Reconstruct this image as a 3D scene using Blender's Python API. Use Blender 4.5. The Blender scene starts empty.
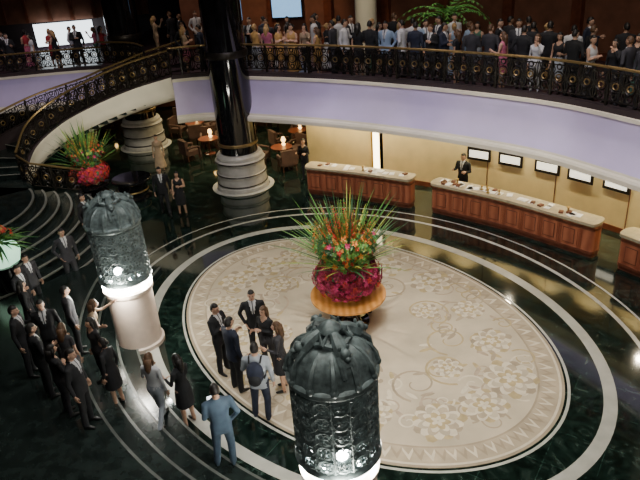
import bpy, bmesh, math, random
import numpy as np
from mathutils import Vector, Matrix
from mathutils.bvhtree import BVHTree
random.seed(7)
S=bpy.context.scene
COL=bpy.context.collection
pi=math.pi
# ---------------------------------------------------------------- materials
_m={}
def mat(name,col,rough=.6,metal=0.,emit=None,es=0.,var=.25,scale=6.,bump=0.,coat=0.,spec=None):
    if name in _m: return _m[name]
    m=bpy.data.materials.new(name); m.use_nodes=True
    nt=m.node_tree; b=nt.nodes['Principled BSDF']
    b.inputs['Roughness'].default_value=rough
    b.inputs['Metallic'].default_value=metal
    if coat: b.inputs['Coat Weight'].default_value=coat
    if spec is not None: b.inputs['Specular IOR Level'].default_value=spec
    tc=nt.nodes.new('ShaderNodeTexCoord')
    n=nt.nodes.new('ShaderNodeTexNoise'); n.inputs['Scale'].default_value=scale; n.inputs['Detail'].default_value=4
    nt.links.new(tc.outputs['Object'],n.inputs['Vector'])
    r=nt.nodes.new('ShaderNodeValToRGB')
    c=np.array(col[:3])
    r.color_ramp.elements[0].position=.3; r.color_ramp.elements[1].position=.72
    r.color_ramp.elements[0].color=(*(c*(1-var)),1)
    r.color_ramp.elements[1].color=(*np.minimum(c*(1+var),1),1)
    nt.links.new(n.outputs['Fac'],r.inputs['Fac'])
    nt.links.new(r.outputs['Color'],b.inputs['Base Color'])
    if bump:
        bp=nt.nodes.new('ShaderNodeBump'); bp.inputs['Strength'].default_value=bump; bp.inputs['Distance'].default_value=.02
        nt.links.new(n.outputs['Fac'],bp.inputs['Height']); nt.links.new(bp.outputs['Normal'],b.inputs['Normal'])
    if emit:
        b.inputs['Emission Color'].default_value=(*emit,1); b.inputs['Emission Strength'].default_value=es
    _m[name]=m; return m

def floor_mat():
    m=bpy.data.materials.new('green_marble'); m.use_nodes=True; nt=m.node_tree; b=nt.nodes['Principled BSDF']
    tc=nt.nodes.new('ShaderNodeTexCoord')
    mp=nt.nodes.new('ShaderNodeMapping'); mp.inputs['Rotation'].default_value=(0,0,math.radians(35))
    nt.links.new(tc.outputs['Object'],mp.inputs['Vector'])
    n=nt.nodes.new('ShaderNodeTexNoise'); n.inputs['Scale'].default_value=2.2; n.inputs['Detail'].default_value=9; n.inputs['Distortion'].default_value=2.5
    nt.links.new(mp.outputs['Vector'],n.inputs['Vector'])
    r=nt.nodes.new('ShaderNodeValToRGB'); e=r.color_ramp.elements
    e[0].position=.38; e[0].color=(.005,.010,.008,1); e[1].position=.80; e[1].color=(.06,.09,.075,1)
    k=e.new(.55); k.color=(.011,.026,.020,1)
    nt.links.new(n.outputs['Fac'],r.inputs['Fac'])
    br=nt.nodes.new('ShaderNodeTexBrick'); br.offset=0; br.inputs['Scale'].default_value=1
    br.inputs['Brick Width'].default_value=.9; br.inputs['Row Height'].default_value=.9; br.inputs['Mortar Size'].default_value=.006
    br.inputs['Color1'].default_value=(1,1,1,1); br.inputs['Color2'].default_value=(.6,.6,.6,1); br.inputs['Mortar'].default_value=(2,2,2,1)
    nt.links.new(mp.outputs['Vector'],br.inputs['Vector'])
    mx=nt.nodes.new('ShaderNodeMix'); mx.data_type='RGBA'; mx.blend_type='MULTIPLY'; mx.inputs['Factor'].default_value=1
    nt.links.new(r.outputs['Color'],mx.inputs[6]); nt.links.new(br.outputs['Color'],mx.inputs[7])
    nt.links.new(mx.outputs[2],b.inputs['Base Color'])
    b.inputs['Roughness'].default_value=.09; b.inputs['Coat Weight'].default_value=.6; b.inputs['Coat Roughness'].default_value=.05
    return m
def stripe_mat(name,c1,c2,scale,rough=.5,direction='Z'):
    m=bpy.data.materials.new(name); m.use_nodes=True; nt=m.node_tree; b=nt.nodes['Principled BSDF']
    tc=nt.nodes.new('ShaderNodeTexCoord'); w=nt.nodes.new('ShaderNodeTexWave'); w.bands_direction=direction
    w.inputs['Scale'].default_value=scale; w.inputs['Distortion'].default_value=2.5; w.inputs['Detail'].default_value=3
    nt.links.new(tc.outputs['Object'],w.inputs['Vector'])
    r=nt.nodes.new('ShaderNodeValToRGB'); r.color_ramp.elements[0].color=(*c1,1); r.color_ramp.elements[1].color=(*c2,1)
    nt.links.new(w.outputs['Fac'],r.inputs['Fac']); nt.links.new(r.outputs['Color'],b.inputs['Base Color'])
    b.inputs['Roughness'].default_value=rough; return m

M_floor=floor_mat()
M_white=mat('cream_marble',(.48,.48,.43),.25,var=.12,scale=3)
M_beigeped=mat('travertine',(.68,.56,.48),.5,var=.08,scale=4,bump=.1)
M_black=mat('black_marble',(.006,.006,.007),.08,var=.6,scale=3,coat=.5)
M_purplelit=mat('plaster_purple_light_tint',(.57,.50,.73),.6,var=.05,scale=1.2)  # pale fascia plaster; its purple lighting is put into the base colour
M_cream=mat('cream_plaster',(.80,.75,.60),.6,var=.06,scale=1.2)
M_wall=mat('beige_wall',(.72,.59,.32),.6,var=.08,scale=2)
M_ceil=mat('ceiling_paint',(.10,.09,.08),.9,var=.05)
M_wood=stripe_mat('mahogany',(.27,.08,.038),(.42,.145,.07),1.6,.3,'X')
M_woodd=mat('dark_mahogany',(.15,.045,.022),.35,var=.3,scale=5)
M_top=mat('counter_stone',(.44,.38,.25),.3,var=.15,scale=8)
M_iron=mat('dark_bronze',(.026,.022,.017),.4,.6,var=.3)
M_brass=mat('brass',(.45,.32,.12),.3,.9,var=.1)
M_rail=mat('rail_bronze',(.26,.18,.075),.4,.7,var=.1)
M_verd=mat('verdigris_bronze',(.14,.185,.19),.42,.2,var=.5,scale=9,bump=.35)
M_inner=mat('lantern_glass',(.012,.02,.02),.3,var=.2,emit=(.6,.8,.7),es=.06)
M_glow=mat('lantern_glow',(1,.97,.9),.4,var=0,emit=(1,.97,.85),es=22)
M_bulb=mat('lantern_bulb',(1,1,.9),.4,var=0,emit=(1,.99,.93),es=160)
M_brown=mat('brown_panel',(.20,.08,.045),.5,var=.25,scale=2)
M_darkwall=mat('dark_wall',(.03,.018,.02),.7,var=.3,scale=1)
M_screen=mat('projector_screen',(.8,.85,.9),.5,var=.05,emit=(.85,.95,1),es=3.0)
M_blue=mat('blue_display',(.2,.4,.6),.5,var=.2,emit=(.25,.5,.85),es=1.2)
M_strip=mat('wall_light_glass',(1,.9,.6),.5,var=0,emit=(1,.84,.5),es=9)
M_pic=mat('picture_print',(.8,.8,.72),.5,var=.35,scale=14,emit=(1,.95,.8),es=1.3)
M_leaf=mat('leaf_green',(.13,.31,.06),.45,var=.4,scale=3)
M_leaf2=mat('leaf_dark',(.035,.13,.045),.45,var=.4,scale=3)
M_mag=mat('petal_magenta',(.50,.03,.14),.6,var=.4,scale=8)
M_dred=mat('petal_crimson',(.26,.012,.035),.6,var=.35,scale=8)
M_red=mat('petal_red',(.58,.05,.03),.6,var=.35,scale=8)
M_or=mat('petal_orange',(.75,.24,.05),.6,var=.3,scale=8)
M_yel=mat('petal_yellowgreen',(.38,.42,.07),.6,var=.3,scale=8)
M_table=stripe_mat('table_wood',(.66,.27,.06),(.84,.40,.11),2.,.25,'X')
M_green=mat('green_glow',(.3,.8,.5),.5,var=.2,emit=(.6,1,.7),es=1.3)
M_paper=mat('paper_white',(.85,.85,.8),.6,var=.05)
M_up=mat('upholstery',(.07,.035,.025),.8,var=.3)
M_glow2=mat('table_lamp_shade',(1,.75,.4),.5,var=0,emit=(1,.6,.2),es=5)
M_cstone=mat('column_stone',(.42,.41,.37),.4,var=.15,scale=4)
C_skin=mat('skin',(.54,.33,.23),.55,var=.06); C_skin2=mat('skin_tan',(.38,.22,.14),.55,var=.06)
C_hair=mat('hair_black',(.012,.010,.009),.5,var=.4,scale=30); C_hairb=mat('hair_brown',(.09,.045,.02),.5,var=.4,scale=30); C_hairy=mat('hair_blond',(.38,.24,.10),.5,var=.3,scale=30)
C_blk=mat('cloth_black',(.011,.012,.015),.85,var=.3); C_navy=mat('cloth_navy',(.016,.022,.045),.85,var=.3); C_char=mat('cloth_charcoal',(.035,.035,.042),.85,var=.3)
C_wht=mat('cloth_white',(.60,.61,.63),.8,var=.08); C_grey=mat('cloth_grey',(.34,.38,.43),.85,var=.15); C_blue=mat('cloth_slateblue',(.06,.10,.15),.85,var=.2)
C_red=mat('cloth_red',(.36,.03,.04),.8,var=.2); C_mag=mat('cloth_rose',(.45,.12,.20),.8,var=.2); C_tan=mat('cloth_tan',(.34,.25,.16),.8,var=.2)
C_grn=mat('cloth_green',(.05,.14,.10),.8,var=.2); C_lbl=mat('cloth_paleblue',(.26,.36,.50),.8,var=.1); C_shoe=mat('shoe_black',(.01,.01,.01),.35,var=.2)
C_eye=mat('eye_dark',(.01,.008,.008),.2,var=.1); C_lip=mat('lip',(.35,.09,.08),.5,var=.1); C_or=mat('cloth_gold',(.50,.30,.10),.8,var=.2)

# ---------------------------------------------------------------- mesh builder
class MB:
    def __init__(s): s.v=[];s.f=[];s.m=[];s.mats=[]
    def mi(s,m):
        if m not in s.mats: s.mats.append(m)
        return s.mats.index(m)
    def add(s,vs,fs,m):
        o=len(s.v); s.v+= [tuple(v) for v in vs]; k=s.mi(m)
        s.f+=[tuple(i+o for i in f) for f in fs]; s.m+=[k]*len(fs)
    def box(s,c,d,m,rot=0,M=None):
        hx,hy,hz=d[0]/2,d[1]/2,d[2]/2; vs=[]
        R=M or Matrix.Rotation(rot,3,'Z')
        for x,y,z in [(-1,-1,-1),(1,-1,-1),(1,1,-1),(-1,1,-1),(-1,-1,1),(1,-1,1),(1,1,1),(-1,1,1)]:
            vs.append(R@Vector((x*hx,y*hy,z*hz))+Vector(c))
        s.add(vs,[(3,2,1,0),(4,5,6,7),(0,1,5,4),(1,2,6,5),(2,3,7,6),(3,0,4,7)],m)
    def lathe(s,prof,c,n,m,fl=0,amp=0.,cap=True):
        vs=[];fs=[]
        for r,z in prof:
            for i in range(n):
                a=2*pi*i/n; rr=r*(1+(amp*math.cos(fl*a) if fl else 0))
                vs.append((c[0]+rr*math.cos(a),c[1]+rr*math.sin(a),c[2]+z))
        for j in range(len(prof)-1):
            for i in range(n):
                k=(i+1)%n; fs.append((j*n+i,j*n+k,(j+1)*n+k,(j+1)*n+i))
        if cap:
            fs.append(tuple(range(n))[::-1]); fs.append(tuple((len(prof)-1)*n+i for i in range(n)))
        s.add(vs,fs,m)
    def tube(s,path,r,n,m,cap=True,closed=False,flat=None):
        P=[Vector(p) for p in path]; N=len(P)
        R=r if isinstance(r,(list,tuple)) else [r]*N
        vs=[];fs=[]; up=None
        for j in range(N):
            if closed: t=P[(j+1)%N]-P[j-1]
            else: t=P[min(j+1,N-1)]-P[max(j-1,0)]
            if t.length<1e-9: t=Vector((0,0,1))
            t.normalize()
            if up is None:
                a=Vector((0,0,1)) if abs(t.z)<.9 else Vector((1,0,0))
                up=(a-t*a.dot(t)).normalized()
            else:
                up=(up-t*t.dot(up)); up=up.normalized() if up.length>1e-6 else t.orthogonal().normalized()
            sd=t.cross(up)
            for i in range(n):
                a=2*pi*i/n; vs.append(P[j]+(up*math.cos(a)+sd*math.sin(a))*R[j])
        for j in range(N if closed else N-1):
            for i in range(n):
                k=(i+1)%n; q=(j+1)%N; fs.append((j*n+i,j*n+k,q*n+k,q*n+i))
        if cap and not closed:
            fs.append(tuple(range(n))[::-1]); fs.append(tuple((N-1)*n+i for i in range(n)))
        s.add(vs,fs,m)
    def ell(s,c,rad,m,n=10,k=7,R=None,fn=None):
        vs=[];fs=[]
        for j in range(k+1):
            ph=pi*j/k
            for i in range(n):
                a=2*pi*i/n; p=Vector((math.sin(ph)*math.cos(a),math.sin(ph)*math.sin(a),math.cos(ph)))
                q=Vector((p.x*rad[0],p.y*rad[1],p.z*rad[2]))
                if fn: q=fn(p,q)
                if R: q=R@q
                vs.append(q+Vector(c))
        for j in range(k):
            for i in range(n):
                q=(i+1)%n
                fs.append((j*n+i,(j+1)*n+i,(j+1)*n+q,j*n+q))
        s.add(vs,fs,m)
    def prism(s,poly,z0,z1,m):
        n=len(poly); vs=[(x,y,z0) for x,y in poly]+[(x,y,z1) for x,y in poly]
        fs=[tuple(range(n))[::-1],tuple(range(n,2*n))]+[(i,(i+1)%n,n+(i+1)%n,n+i) for i in range(n)]
        s.add(vs,fs,m)
    def sweep(s,curve,prof,m,closed_prof=False):
        k=len(prof); vs=[];fs=[]
        for x,y,z,nx,ny in curve:
            for o,dz in prof: vs.append((x+nx*o,y+ny*o,z+dz))
        kk=k if closed_prof else k-1
        for j in range(len(curve)-1):
            for i in range(kk):
                q=(i+1)%k; fs.append((j*k+i,j*k+q,(j+1)*k+q,(j+1)*k+i))
        s.add(vs,fs,m)
    def obj(s,name,smooth=True,parent=None,loc=None,angle=.7):
        me=bpy.data.meshes.new(name); me.from_pydata(s.v,[],s.f)
        for m in s.mats: me.materials.append(m)
        me.polygons.foreach_set('material_index',s.m)
        bm=bmesh.new(); bm.from_mesh(me); bmesh.ops.recalc_face_normals(bm,faces=bm.faces); bm.to_mesh(me); bm.free()
        if smooth: me.polygons.foreach_set('use_smooth',[True]*len(me.polygons)); 
        if smooth and angle: me.set_sharp_from_angle(angle=angle)
        me.update()
        o=bpy.data.objects.new(name,me); COL.objects.link(o)
        if parent: o.parent=parent
        if loc: o.location=loc
        return o
def empty(name,loc=(0,0,0),rz=0):
    e=bpy.data.objects.new(name,None); COL.objects.link(e); e.location=loc; e.rotation_euler=(0,0,rz); e.empty_display_size=.2; return e
def catmull(P,n):
    P=[np.array(p,float) for p in P]; Q=[2*P[0]-P[1]]+P+[2*P[-1]-P[-2]]; out=[]
    for i in range(1,len(Q)-2):
        for k in range(n):
            t=k/n; a,b,c,d=Q[i-1],Q[i],Q[i+1],Q[i+2]
            out.append(.5*((2*b)+(-a+c)*t+(2*a-5*b+4*c-d)*t*t+(-a+3*b-3*c+d)*t**3))
    out.append(P[-1]); return out
def curve_n(pts,z=None):
    out=[]
    for i,p in enumerate(pts):
        d=pts[min(i+1,len(pts)-1)]-pts[max(i-1,0)]; L=math.hypot(d[0],d[1]); nx,ny=-d[1]/L,d[0]/L
        out.append((p[0],p[1],(p[2] if len(p)>2 else 0)if z is None else z,nx,ny))
    return out
def resample(curve,step):
    out=[];acc=0;out.append(curve[0]);prev=curve[0]
    for c in curve[1:]:
        L=math.hypot(c[0]-prev[0],c[1]-prev[1])
        while acc+L>=step:
            t=(step-acc)/L; q=tuple(prev[i]+(c[i]-prev[i])*t for i in range(5)); out.append(q); prev=q; L=math.hypot(c[0]-prev[0],c[1]-prev[1]); acc=0
            if L<1e-6: break
        acc+=L; prev=c
    return out

# ---------------------------------------------------------------- camera
P=math.radians(26.5); rr=math.radians(4.5)
F=Vector((0,math.cos(P),-math.sin(P))); R0=Vector((1,0,0)); U0=Vector((0,math.sin(P),math.cos(P)))
R=R0*math.cos(rr)-U0*math.sin(rr); U=R0*math.sin(rr)+U0*math.cos(rr)
cam=bpy.data.cameras.new('camera'); co=bpy.data.objects.new('camera',cam); COL.objects.link(co)
mw=Matrix(((R.x,U.x,-F.x,0),(R.y,U.y,-F.y,0),(R.z,U.z,-F.z,9),(0,0,0,1))); co.matrix_world=mw
cam.sensor_width=36; cam.lens=36; S.camera=co

# ---------------------------------------------------------------- room shell
b=MB(); b.box((-1,16,-.05),(38,46,.1),M_floor); b.obj('floor',False)
b=MB(); b.box((-1,16,12.55),(38,46,.1),M_ceil); b.obj('ceiling',False)
b=MB(); b.box((-1,38.95,6.25),(38,.1,12.5),M_darkwall); b.obj('wall_back',False)
b=MB(); b.box((-19.95,16,6.25),(.1,46,12.5),M_darkwall); b.obj('wall_left',False)
b=MB(); b.box((17.95,16,6.25),(.1,46,12.5),M_darkwall); b.obj('wall_right',False)
b=MB(); b.box((-1,-6.95,6.25),(38,.1,12.5),M_darkwall); b.obj('wall_front',False)

OC=(.66,13.33); E1=(.58,-.8146); E2=(.8146,.58)
def ov(e1,e2): return (OC[0]+E1[0]*e1+E2[0]*e2, OC[1]+E1[1]*e1+E2[1]*e2)
def loc_(x,y): dx,dy=x-OC[0],y-OC[1]; return dx*E1[0]+dy*E1[1], dx*E2[0]+dy*E2[1]
def ring(name,a,bb,w,m,h=.004,n=128,t0=0,t1=2*pi):
    b=MB(); vs=[];fs=[]
    for i in range(n+1):
        t=t0+(t1-t0)*i/n
        for aa,b2 in((a,bb),(a+w,bb+w)):
            x,y=ov(aa*math.cos(t),b2*math.sin(t)); vs.append((x,y,h))
    for i in range(n): fs.append((2*i,2*i+1,2*i+3,2*i+2))
    b.add(vs,fs,m); return b.obj(name,False)
ring('trim_1',6.14,4.50,.26,M_white)
ring('trim_2',7.2,5.7,.11,M_white,n=128)
ring('trim_3',7.75,6.2,.06,M_white,n=128)
ring('trim_4',5.47,3.76,.06,M_white)

# carpet
Cb=mat('carpet_beige',(.54,.465,.345),.95,var=.22,scale=.8)
Cm=mat('carpet_mauve',(.43,.34,.25),.95,var=.2); Cg=mat('carpet_gold',(.45,.355,.19),.95,var=.2); Cd=mat('carpet_taupe',(.37,.30,.21),.95,var=.2,scale=2); Cl=mat('carpet_ivory',(.66,.59,.46),.95,var=.1)
Co=mat('carpet_border',(.46,.38,.27),.95,var=.2,scale=2)
b=MB(); A0,B0=5.42,3.71
def dome(a,bb,z,m,n=120):
    pts=[ov(a*math.cos(2*pi*i/n),bb*math.sin(2*pi*i/n)) for i in range(n)]
    b.add([(x,y,z) for x,y in pts],[tuple(range(n))],m)
pts=[ov(A0*math.cos(2*pi*i/120),B0*math.sin(2*pi*i/120)) for i in range(120)]
b.prism(pts,.0,.014,Cd)
dome(A0-.06,B0-.06,.0145,Cl); dome(A0-.11,B0-.11,.015,Co); dome(A0-.50,B0-.50,.0153,Cd);dome(A0-.54,B0-.54,.0157,Cb)
for i in range(120):
    t0=2*pi*i/120; t1=2*pi*(i+1)/120; tm=(t0+t1)/2
    def pp(o,t): return ov((A0-o)*math.cos(t),(B0-o)*math.sin(t))
    p=[pp(.48,t0),pp(.16,tm),pp(.48,t1),pp(.40,t1),pp(.30,tm) ,pp(.40,t0)]
    b.add([(x,y,.0163) for x,y in p],[(0,5,1,4),(4,1,3,2)],Cl if i%2 else Cd)
_pc=[0]
def petal(cx,cy,a,l,w,z,m,s0=.0):
    vs=[]; n=6; _pc[0]=(_pc[0]+1)%9; z=z+_pc[0]*.00012
    cx+=math.cos(a)*s0; cy+=math.sin(a)*s0; l-=s0
    for k in range(n+1):
        t=k/n; ww=w*math.sin(pi*min(t*.9+.05,1))**.6
        vs.append((cx+math.cos(a)*l*t-math.sin(a)*ww,cy+math.sin(a)*l*t+math.cos(a)*ww,z))
    for k in range(n,-1,-1):
        t=k/n; ww=w*math.sin(pi*min(t*.9+.05,1))**.6
        vs.append((cx+math.cos(a)*l*t+math.sin(a)*ww,cy+math.sin(a)*l*t-math.cos(a)*ww,z))
    b.add(vs,[tuple(range(len(vs)))],m)
def rosette(cx,cy,r,z):
    """layered open rose: broad overlapping petals, cream edges over gold"""
    a0=random.random()*6
    for k in range(9): petal(cx,cy,a0+2*pi*k/9,r*random.uniform(.9,1.08),r*.27,z,Cd if k%2 else Cg,r*.3)
    for k in range(9): petal(cx,cy,a0+2*pi*k/9+.3,r*.90,r*.21,z+.0012,Cl,r*.3)
    for k in range(8): petal(cx,cy,a0+2*pi*k/8,r*.76,r*.20,z+.0024,Co if k%2 else Cb,r*.2)
    for k in range(7): petal(cx,cy,a0+2*pi*k/7+.2,r*.58,r*.15,z+.0036,Cl,r*.15)
    for k in range(6): petal(cx,cy,a0+2*pi*k/6,r*.45,r*.14,z+.0048,Cg,r*.05)
    for k in range(5): petal(cx,cy,a0+2*pi*k/5,r*.26,r*.08,z+.0060,Cl,r*.03)
def spiral(cx,cy,a0,s,r,z,m,w=.03):
    vs=[];n=26; z+=random.random()*.001
    for k in range(n+1):
        t=k/n; a=a0+s*t*1.5*pi*1.7; q=r*(1-t*.80)
        ww=w*(1-.5*t)
        for d in(-ww,ww): vs.append((cx+(q+d)*math.cos(a),cy+(q+d)*math.sin(a),z))
    b.add(vs,[(2*k,2*k+1,2*k+3,2*k+2) for k in range(n)],m)
z=.0195
for i in range(16):
    t=2*pi*i/16; rad=.76+.03*math.sin(i*2.1)
    x,y=ov(A0*rad*math.cos(t),B0*(rad-.04)*math.sin(t)); rosette(x,y,.52+.10*math.sin(i*1.7),z)
for i in range(12):
    t=2*pi*(i+.4)/12; x,y=ov(A0*.53*math.cos(t),B0*.46*math.sin(t))
    if i%2==0: rosette(x,y,.36,z)
    spiral(x,y,random.random()*6,random.choice((-1,1)),.58,.0175,random.choice((Cg,Cd,Cm)))
for i in range(90):
    t=2*pi*i/90; q=random.choice((.66,.84,.5,.75)); x,y=ov(A0*q*math.cos(t),B0*q*math.sin(t))
    spiral(x,y,random.random()*6,random.choice((-1,1)),.20+.16*random.random(),.0178,random.choice((Cg,Cd,Cm,Cl)),.024)
for i in range(150):
    t=random.random()*2*pi; q=.40+.45*random.random(); x,y=ov(A0*q*math.cos(t),B0*q*math.sin(t))
    petal(x,y,random.random()*6.3,.3,.05,.0163,random.choice((Cd,Cm,Cg,Cl)))
b.obj('oval_carpet',False)

# ---------------------------------------------------------------- mezzanine
top=[(12.6,3.5),(11,8.4),(9.4,12.2),(8.05,15.0),(6.8,17.1),(5.0,18.95),(3.0,20.6),(.9,22.05),(-1.3,23.25),(-2.8,23.95),(-4.0,24.2),(-5.0,24.1)]
TC=curve_n(catmull(top,8),4.1)
left=[(-6.4,26.3),(-7.2,27.4),(-8.8,28.3)]
LC=curve_n(catmull(left,6),4.1)
LL=curve_n(catmull([(-8.95,30.1),(-11,30.2),(-15,29.8),(-19.7,28.8)],6),3.6)
M_mezf=mat('mezzanine_floor',(.07,.045,.06),.3,var=.3,scale=2)
b=MB()
outl=[(c[0],c[1]) for c in TC]+[(c[0],c[1]) for c in LC]+[(-8.8,38.8),(17.8,38.8),(17.8,3.5)]
b.prism(outl,3.55,4.1,M_mezf); b.prism([(c[0],c[1]) for c in LL]+[(-19.8,38.8),(-8.81,38.8)],3.1,3.6,M_mezf); b.obj('mezzanine_floor',False)
def fascia(name,C):
    b=MB()
    b.sweep(C,[(-.12,.0),(-.12,.16),(.10,.16),(.10,.02)],M_darkwall)
    b.sweep(C,[(.10,.02),(.18,.02),(.18,-.08),(.13,-.08)],M_cream)
    b.sweep(C,[(.13,-.08),(.15,-.3),(.20,-.55),(.30,-.82),(.46,-1.04),(.62,-1.20)],M_purplelit)
    b.sweep(C,[(.62,-1.20),(.64,-1.26),(.72,-1.28),(.76,-1.34),(.76,-1.46),(.66,-1.5)],M_cream)
    b.sweep(C,[(.66,-1.5),(.3,-1.48),(-.05,-.9),(-.05,-.5)],M_cream)
    return b.obj(name,True,angle=.5)
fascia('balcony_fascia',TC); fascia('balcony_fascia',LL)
def railing(name,C,h=1.0,parent=None,toprail=None):
    b=MB(); toprail=toprail or M_rail
    b.tube([(c[0],c[1],c[2]+h) for c in C],.04,6,toprail)
    b.tube([(c[0],c[1],c[2]+h-.12) for c in C],.018,4,M_iron)
    b.tube([(c[0],c[1],c[2]+.12) for c in C],.022,4,M_iron)
    q=resample(C,.42)
    for i,c in enumerate(q):
        x,y,z,nx,ny=c; t=Vector((ny,-nx,0))
        if i<len(q)-1: dz=(q[i+1][2]-z)
        else: dz=0
        if i%4==0: b.box((x,y,z+h/2),(.06,.06,h),M_iron,math.atan2(t.y,t.x))
        else: b.tube([(x,y,z+.1),(x,y,z+h-.1)],.018,4,M_iron)
        if i<len(q)-1:
            cx,cy,cz=(x+q[i+1][0])/2,(y+q[i+1][1])/2,z+dz/2
            for (rr_,zz) in((.15,.5),(.08,.5),(.07,.23),(.07,.78)):
                b.tube([Vector((cx,cy,cz+zz))+t*rr_*math.cos(2*pi*k/10)+Vector((0,0,rr_*math.sin(2*pi*k/10))) for k in range(10)],.022,4,M_iron if rr_!=.08 else M_rail,closed=True)
            for sg in(-1,1):
                b.tube([Vector((cx,cy,cz+.12))+t*sg*.19,Vector((cx,cy,cz+.3))+t*sg*.12,Vector((cx,cy,cz+.5))+t*sg*.19,Vector((cx,cy,cz+.7))+t*sg*.12,Vector((cx,cy,cz+.88))+t*sg*.19],.018,4,M_iron)
    return b.obj(name,True,parent=parent)
railing('balcony_railing',[(c[0],c[1],c[2]+.165,c[3],c[4]) for c in TC],.95)
railing('balcony_railing',[(c[0],c[1],c[2]+.0,c[3],c[4]) for c in LC],.95)
railing('balcony_railing',[(c[0],c[1],c[2]+.165,c[3],c[4]) for c in LL],.8)

# sweeping staircase
st=[(-5.0,24.1,4.1),(-6.6,24.25,3.72),(-8.3,24.35,3.15),(-9.6,24.2,2.6),(-10.45,23.4,2.0),(-10.6,22.2,1.3)]
SC=curve_n(catmull(st,10))
stair=empty('sweeping_staircase')
b=MB(); q=resample(SC,.40); W=2.2; N=len(q)
M_step=mat('step_marble',(.016,.024,.022),.18,var=.5,scale=4); M_nose=mat('step_nosing',(.22,.22,.19),.4,var=.15)
for i in range(N-1):
    z=4.1-(i+1)*(4.1-1.3)/(N)
    x0,y0,_,nx0,ny0=q[i]; x1,y1,_,nx1,ny1=q[i+1]
    poly=[(x0,y0),(x1,y1),(x1-nx1*W,y1-ny1*W),(x0-nx0*W,y0-ny0*W)]
    b.prism(poly,z-.3,z,M_step)
    b.tube([(x1,y1,z+.005),(x1-nx1*W,y1-ny1*W,z+.005)],.02,4,M_nose)
b.obj('treads',False,parent=stair)
b=MB()
b.sweep(SC,[(-.05,.14),(.08,.14),(.10,.10)],M_darkwall)
b.sweep(SC,[(.10,.10),(.10,.0),(.06,-.1),(.06,-.35),(.02,-.6),(-.12,-.78),(-.5,-.85),(-W,-.85)],M_cream)
b.sweep(SC,[(-W,-.85),(-W,.25),(-W+.1,.25)],M_darkwall)
b.obj('stringer',True,parent=stair,angle=.9)
railing('inner_railing',[(c[0],c[1],c[2]+.1,c[3],c[4]) for c in SC],.95,parent=stair)
railing('outer_railing',[(c[0]-c[3]*W,c[1]-c[4]*W,c[2]+.1,c[3],c[4]) for c in SC],.95,parent=stair)
# lower fan flight
b=MB(); FC=(-12.6,19.4)
ns=8
for i in range(ns):
    rad=3.2+.38*(ns-1-i); z0=0 if i==0 else .1625*i; z1=.1625*(i+1)
    a0,a1=math.radians(-125),math.radians(36)
    arc=[(FC[0]+rad*math.cos(a0+(a1-a0)*k/40),FC[1]+rad*math.sin(a0+(a1-a0)*k/40)) for k in range(41)]
    b.prism(arc+[(-19.5,24),(-19.5,14)] if i==ns-1 else arc+[(FC[0]-1,FC[1]+1.5),(FC[0]-1,FC[1]-1.5)],0 if i==0 else z0,z1,M_step)
    b.sweep([(x,y,z1,math.cos(a0+(a1-a0)*k/40),math.sin(a0+(a1-a0)*k/40)) for k,(x,y) in enumerate(arc)],[(-.06,.004),(.012,.004),(.012,-.03)],M_nose)
b.prism([(FC[0]-.5,FC[1]),(-9.9,21.3),(-10.5,22.3),(-12.9,22.3),(-19.5,24),(-19.5,18)],1.0,1.3,M_step)
b.obj('fan_steps',False)
a=math.radians(37)
hr=[(FC[0]+r*math.cos(a),FC[1]+r*math.sin(a),max(.0,1.30-(r-3.2)*.43)) for r in (3.4,4.0,4.8,5.5,5.9)]
railing('stair_railing',curve_n([np.array(p) for p in [(-10.6,22.2,1.3)]+hr]),.95)

# near steps between the lanterns
b=MB()
NS=[(.42*i,.13*(i+1)) for i in range(4)]
def step_z(x,y):
    e1,e2=loc_(x,y); z=0
    for off,zz in NS:
        if (e1/(6.9+off))**2+(e2/(4.95+off))**2>1 and e2<0 and abs(e1)<7: z=zz
    return z
M_nose2=mat('entrance_nosing',(.11,.12,.11),.35,var=.15)
def nstep(off,z0,z1):
    a,bb=6.9+off,4.95+off; pts=[]
    for k in range(49):
        t=math.radians(209+(322-209)*k/48); pts.append(ov(a*math.cos(t),bb*math.sin(t)))
    b.prism(pts+[ov(6.2,-9.5),ov(-6.2,-9.5)],z0,z1,M_step)
    c=curve_n([np.array(p) for p in pts],z1)
    b.sweep([(x,y,z,nx,ny) for x,y,z,nx,ny in c],[(-.04,.004),(.014,.004),(.014,-.03)],M_nose2)
for i,(off,zz) in enumerate(NS): nstep(off,.0 if i==0 else zz-.13,zz)
b.obj('entrance_steps',False)

# columns
def column(x,y):
    e=empty('marble_column',(x,y,0))
    b=MB(); b.lathe([(.72,.0),(.72,12.5)],(0,0,0),40,M_black); b.obj('shaft',parent=e)
    b=MB(); b.lathe([(1.0,0),(1.0,.14),(.95,.18),(.93,.5),(.96,.54),(.96,.62),(.91,.66),(.91,1.0),(.95,1.04),(.95,1.14),(.88,1.18),(.88,1.3),(.82,1.38),(.73,1.4)],(0,0,0),48,M_cstone); 
    for z in(.19,.58,1.07): b.lathe([(.95,z),(.98,z+.03),(.95,z+.06)],(0,0,0),48,M_iron)
    b.obj('base',parent=e,angle=.4)
    b=MB(); b.lathe([(.74,1.7),(.76,1.72),(.76,1.8),(.74,1.82)],(0,0,0),40,M_rail); b.lathe([(.74,4.9),(.77,4.95),(.77,5.1),(.74,5.15)],(0,0,0),40,M_iron); b.obj('bands',parent=e)
    b=MB(); b.lathe([(1.02,0.003),(1.02,.012),(1.2,.012),(1.2,.003)],(0,0,0),48,M_white,cap=False); b.obj('floor_ring',False,parent=e)
column(-2.8,23.4); column(-7.9,29.6)

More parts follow.
